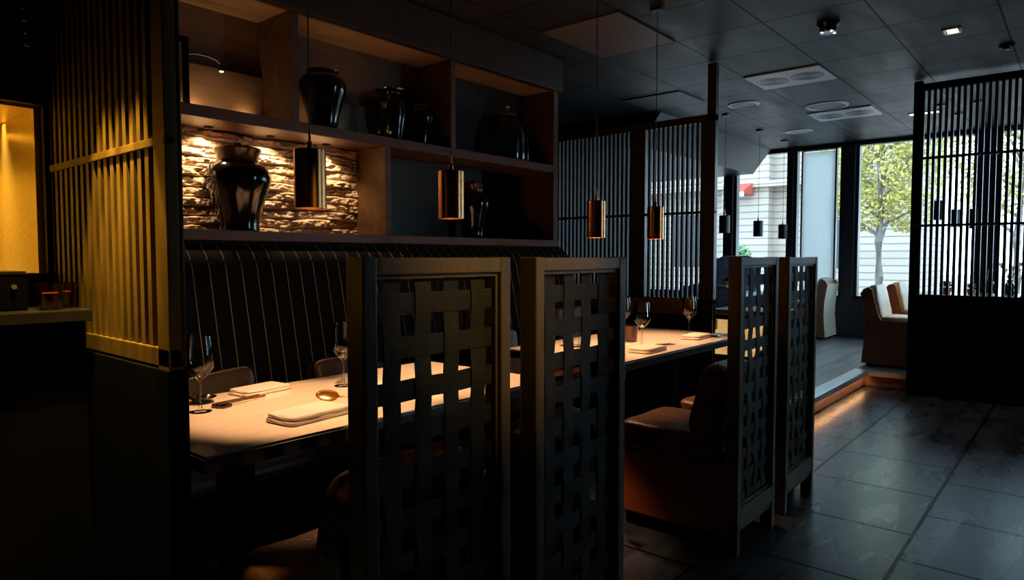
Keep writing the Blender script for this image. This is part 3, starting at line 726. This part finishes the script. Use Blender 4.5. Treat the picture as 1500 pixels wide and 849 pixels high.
def plat_table(label, x, y, lx, ly, top, thick=.035):
    t = empty('bistro_table', label, 'table', (x, y, PZ))
    MB().box(-lx/2, -ly/2, .735-thick, lx/2, ly/2, .735, .006).build('tabletop', top, t)
    MB().lathe([(0, 0), (.22, 0), (.22, .012), (.05, .025), (.035, .05), (.035, .735-thick-.001), (0, .735-thick-.001)], n=28).build('pedestal', M['black'], t, SM)
    return t
plat_table('dark edged table between the rust armchairs by the tree window', 8.95, 1.0, .75, .95, M['slab'])
plat_table('wood topped table behind the aisle screen under the dark pendants', 8.95, -.2, .75, 1.3, M['riser'])
plat_table('white topped table beyond the lit console with the round copper pot', 7.71, 3.25, .60, .7, M['white'])
pt = empty('copper_pot', 'small round copper pot with a dark lid on the white topped table', 'pot', (7.62, 3.19, PZ+.736))
MB().lathe([(0, 0), (.04, 0), (.065, .03), (.075, .07), (.065, .11), (.045, .13)], n=28).build('body', M['terracotta'], pt, SM)
MB().lathe([(.047, .128), (.04, .142), (.015, .15), (.018, .165), (0, .17)], n=24).build('lid', M['black'], pt, SM)
nk = empty('folded_napkin', 'white folded napkin standing beside the round copper pot', 'napkin', (7.66, 3.40, PZ+.736))
MB().prism([(-.06, 0), (.06, 0), (.01, .10), (-.01, .10)], 'X', -.07, .07).build('cloth', M['white'], nk); MB().box(-.08, -.08, 0, .08, .08, .006, .002).build('plate', M['white'], nk)
# flower vase and plants on the tables behind the aisle screen
fv = empty('flower_vase', 'dark vase of small flowers on the wood table behind the aisle screen', 'vase', (8.95, .62, PZ+.736))
MB().lathe([(0, 0), (.04, 0), (.06, .05), (.045, .11), (.025, .14), (.03, .16)], n=24).build('body', M['glaze'], fv, SM)
stx = MB(); fw = MB()
for k in range(7):
    a = k*.9; e = (.09*math.cos(a), .09*math.sin(a), .27+.03*(k % 3))
    stx.tube([(0, 0, .15), (e[0]*.4, e[1]*.4, .22), e], .003, 6); fw.cushion(*e, .05, .05, .04, 2, 2, div=4)
stx.build('stem', M['leafdark'], fv, SM); fw.build('blossom', M['white'], fv, 3.2)
for k, (x, y, s, l) in enumerate(((8.85, 1.18, .10, 'low round plant pot on the dark edged table'), (8.85, .95, .085, 'second low plant pot on the dark edged table, beside the vase'))):
    p = empty('potted_plant', l, 'plant', (x, y, PZ+.736), 0, 'small plants on the window tables')
    MB().lathe([(0, 0), (s*.4, 0), (s*.55, s*.7), (s*.5, s*.7), (s*.4, s*.1), (0, s*.1)], n=20).build('pot', M['terracotta'], p, SM)
    lf = MB(); random.seed(20+k)
    for i in range(40):
        a = random.uniform(0, 2*PI); q = random.uniform(.2, 1.1)
        R = Matrix.Rotation(a, 4, 'Z') @ Matrix.Rotation(-q, 4, 'Y')
        lf.cushion(*(R @ Vector((s*.5, 0, 0)) + Vector((0, 0, s*.7))), s*.7, s*.22, s*.04, 2, 2, M=R, div=2)
    lf.build('foliage', M['leafdark'], p, 3.2)
for k, (x, y, l) in enumerate(((8.78, .28, 'wine glass on the wood table behind the aisle screen, by the vase'), (9.1, .1, 'wine glass on the wood table behind the aisle screen, farther from the vase'), (8.75, .75, 'wine glass on the dark edged table behind the aisle screen'))):
    o = g0.copy(); COL.objects.link(o); o.location = (x, y, PZ+.736); tag(o, l, 'wine glass', 'wine glasses behind the aisle screen')
# pendants over the window tables
dk = mat('dark_shade', (.02, .017, .015), .4, metal=.3, var=.2, vscale=8)
for x, y, z, l in ((7.55, 3.20, 1.575, 'dark cylinder pendant near the far screen post, first of three before the windows'), (8.75, 3.255, 1.565, 'dark cylinder pendant before the stone building window, middle of three'),
                   (9.75, 3.28, 1.555, 'dark cylinder pendant beside the column of the blind window, last of three'),
                   (8.55, 1.235, 1.70, 'dark cylinder pendant behind the aisle screen, largest of three'), (9.2, 1.17, 1.64, 'dark cylinder pendant behind the aisle screen, middle of three'), (8.6, .915, 1.60, 'dark cylinder pendant behind the aisle screen, lowest and nearest the column')):
    o = make_pendant(r=.06, h=.20, shade=dk, cordlen=CZ-z); o.location = (x, y, z); tag(o, l, 'lamp', 'dark pendants over the window tables')
for p in ((8.6, .915, 1.63), (8.55, 1.235, 1.74)): spot('window_table_light', p, 10, 110)

# lit console at the platform edge
lc = empty('lit_console', 'low console with glowing amber front beyond the far slatted screen', 'console', (5.66, 2.15, 0))
MB().box(0.02, -.32, .156, .42, .36, .80, .004).build('body', M['black'], lc)
MB().box(-.01, -.34, .80, .44, .36, .845, .006).build('top_slab', M['white'], lc)
onyx = bpy.data.materials.new('backlit_onyx'); onyx.use_nodes = True
nt = onyx.node_tree; p = nt.nodes['Principled BSDF']; nz = nt.nodes.new('ShaderNodeTexNoise'); nz.inputs['Scale'].default_value = 7; nz.inputs['Detail'].default_value = 6
cr = nt.nodes.new('ShaderNodeValToRGB'); cr.color_ramp.elements[0].color = (.55, .22, .03, 1); cr.color_ramp.elements[1].color = (1., .72, .28, 1)
nt.links.new(nz.outputs['Fac'], cr.inputs['Fac']); nt.links.new(cr.outputs['Color'], p.inputs['Emission Color']); p.inputs['Emission Strength'].default_value = .75
p.inputs['Base Color'].default_value = (.5, .35, .15, 1)
MB().box(.005, -.31, .45, .018, .35, .755, .003).build('glow_panel', onyx, lc)
MB().box(-.005, -.32, .38, .02, .36, .445, .003).build('band', M['black'], lc)
onyx2 = onyx.copy(); onyx2.name = 'dim_onyx'; onyx2.node_tree.nodes['Principled BSDF'].inputs['Emission Strength'].default_value = .22
MB().box(.005, -.31, .19, .018, .35, .375, .003).build('lower_panel', onyx2, lc)

# ------------------------------------------------------------------ outside
struct(MB().box(10.72, -30, -.3, 60, 45, -.02).build('ground_outside', M['pave']), 'pale pavement outside the windows', 'ground')
bd = empty('building', 'pale stone building across the street with horizontal courses', 'building', (26, 10, 0))
MB().box(0, -5.6, -.02, 6, 16, 6.6).build('wall', M['facade'], bd)
MB().box(-.55, -.9, -.02, .02, .9, 6.6).box(-.55, 4.5, -.02, .02, 6.3, 6.6).build('pier', M['facade'], bd)
MB().box(-.5, 10.98, -.02, .03, 13.2, 6.6).build('beige_pier', mat('beige_stone', (.36, .23, .14), .85, var=.15, vscale=2), bd)
cg = MB()
for z in (3.9, 6.55): cg.box(-.75, -5.7, z, .05, 16, z+.22, .03)
cg.build('cornice', M['facade'], bd)
for y in (-3.6, 2.0):
    MB().box(-.04, y, .9, .06, y+1.2, 3.0).build('window', M['frame'], bd)
aw = empty('awning', 'small red awning on the pale stone building', 'awning', (25.4, 9.98, 3.62))
MB().prism([(0, 0), (-1.0, -.0), (-1.0, .12), (0, .5)], 'Y', -.35, .38).build('canopy', M['red'], aw); MB().box(-1.03, -.35, -.1, -.98, .38, .06).build('valance', M['white'], aw)
def leafball(name, mb_mat, parent, blobs, nleaf, ls, seed):
    random.seed(seed); b = bmesh.new()
    for (cx, cy, cz, r) in blobs:
        for i in range(nleaf):
            v = Vector((random.gauss(0, 1), random.gauss(0, 1), random.gauss(0, 1))).normalized()*r*random.uniform(.35, 1.)**.6
            c = Vector((cx, cy, cz))+v
            u = Vector((random.gauss(0, 1), random.gauss(0, 1), random.gauss(0, 1))).normalized()
            w = u.cross(Vector((random.gauss(0, 1), random.gauss(0, 1), random.gauss(0, 1)))).normalized()
            s = ls*random.uniform(.6, 1.3)
            vs_ = [b.verts.new(c+u*s), b.verts.new(c+w*s*.5), b.verts.new(c-u*s), b.verts.new(c-w*s*.5)]
            b.faces.new(vs_)
    m = MB(); m.b.free(); m.b = b; return m.build(name, mb_mat, parent)
def tree(label, x, y, h, seed, crown):
    t = empty('street_tree', label, 'tree', (x, y, -.02), 0, 'trees outside the windows')
    tr = MB().tube([(0, 0, 0), (.02, 0, .9), (-.02, .02, 1.65), (.02, -.03, 2.6), (.0, 0, h)], [.10, .085, .075, .05, .015], 10)
    random.seed(seed)
    for k in range(12):
        z0 = 1.55+k*.2; a = k*2.4
        e = Vector((math.cos(a)*random.uniform(.7, 1.3), math.sin(a)*random.uniform(.7, 1.3), z0+random.uniform(.5, 1.0)))
        tr.tube([(0, 0, z0), (e.x*.4, e.y*.4, z0+.28), e], [.04, .025, .008], 6)
    tr.build('trunk', M['bark'], t, SM)
    leafball('crown', M['leaf'], t, crown, 900, .048, seed)
    return t
tree('tree with yellow green leaves outside the tall window beside the dark column', 16, 3.36, 5.2, 3,
     [(-.1, .3, 2.35, .55), (.2, -.45, 2.3, .5), (0, .1, 2.9, .75), (-.3, .65, 3.0, .6), (.2, -.6, 3.0, .65), (0, 0, 3.6, .85), (-.2, .6, 3.7, .7), (.2, -.7, 3.7, .7), (0, 0, 4.3, .9), (.3, .8, 4.2, .8), (0, -.8, 4.3, .8), (0, 0, 5.0, .8), (-.3, 1.0, 2.55, .45)])
tree('tree with yellow green leaves seen through the aisle screen', 17.5, 1.1, 5.2, 5,
     [(0, .5, 2.7, .6), (.1, -.5, 2.8, .6), (0, 0, 3.4, .9), (0, .8, 3.6, .7), (0, -.8, 3.6, .8), (0, 0, 4.4, 1.0), (0, .9, 4.4, .8), (0, 0, 5.1, .8)])
bs = empty('bush', 'small green bush at the foot of the pale stone building', 'bush', (14, 5.6, -.02))
leafball('foliage', M['leafdark'], bs, [(0, 0, .4, .4), (0, .1, .9, .4), (0, .05, 1.3, .3)], 350, .05, 9)
MB().tube([(0, 0, 0), (0, .03, .5), (0, .05, 1.2)], [.03, .025, .01], 8).build('stem', M['bark'], bs, SM)
hd = empty('hedge', 'low green hedge outside, seen through the aisle screen', 'hedge', (19, -1.5, -.02))
leafball('foliage', M['leafdark'], hd, [(0, y*.5, .75, .42) for y in range(-7, 5)], 260, .08, 11)
MB().box(-.2, -3.5, 0, .2, 2.2, .45, .02).build('planter', M['pave'], hd)

# ------------------------------------------------------------------ lights
def area(name, loc, sx, sy, power, col, rot=(0, 0, 0), spread=PI):
    l = bpy.data.lights.new(name, 'AREA'); l.shape = 'RECTANGLE'; l.size = sx; l.size_y = sy; l.energy = power; l.color = col
    o = bpy.data.objects.new(name, l); COL.objects.link(o); o.location = loc; o.rotation_euler = rot; l.spread = spread; return o
WARM = (1., .60, .27)
for x in (1.36, 1.73, 2.09, 2.46):
    spot('shelf_spot', (x, 3.585, 1.985), 18, 120, (1., .66, .36), .7, .012, target=(x, 3.68, 1.5))
for x in (1.68, 1.98): spot('bay_uplight', (x, 3.645, 2.07), 1.6, 125, (1., .60, .28), .9, .01, target=(x, 3.69, 2.10))
spot('bay_uplight', (2.52, 3.64, 2.075), .5, 130, (1., .58, .26), .8, .01, target=(2.52, 3.69, 2.1))
for x in (1.7, 2.45): area('bay_light', (x, 3.60, 2.08), .4, .05, 1.0, (1., .58, .28), (PI, 0, 0))
area('niche_light', (-.0, 3.13, 1.80), 1.5, .05, 34, (1., .70, .18), spread=1.25)
for y in (1.98, 2.09, 2.21): spot('added_screen_spot', (.645, y, 2.02), 80, 40, (1., .66, .15), .3, .012, target=(.650, y, 0))  # added spots without fixtures, they make the gold pool on the slats
spot('added_chair_spot', (1.30, -.60, 2.30), 95, 29, (1., .66, .16), .9, .03, target=(1.36, 1.12, 1.38))  # unseen spot added to warm the near chair backs, has no fixture
spot('ceiling_downlight', (5.83, .79, 2.915), 45, 80, (1., .74, .42), .6, .03, target=(5.83, .79, 0))

W_ = bpy.data.worlds.new('World'); S.world = W_; W_.use_nodes = True
nt = W_.node_tree; bg = nt.nodes['Background']; bg.inputs['Color'].default_value = (.60, .80, 1., 1); bg.inputs['Strength'].default_value = 8.5

# ------------------------------------------------------------------ camera, render settings
cam = bpy.data.cameras.new('Camera'); co = bpy.data.objects.new('Camera', cam); COL.objects.link(co)
cam.sensor_width = 36; cam.lens = 36*989.4/1500; cam.clip_start = .05; cam.clip_end = 200
co.location = (0, 0, 1.30); co.rotation_euler = (PI/2-math.radians(2.80), 0, math.radians(40.37-90))
S.camera = co
vs_ = S.view_settings; vs_.view_transform = 'Standard'; vs_.look = 'None'; vs_.gamma = 1; vs_.exposure = 0; vs_.use_curve_mapping = False
S.display_settings.display_device = 'sRGB'
cy = S.cycles; cy.use_denoising = True; cy.max_bounces = 7; cy.diffuse_bounces = 4; cy.glossy_bounces = 4; cy.transmission_bounces = 6; cy.transparent_max_bounces = 24
cy.sample_clamp_indirect = 4; cy.caustics_reflective = False; cy.caustics_refractive = False
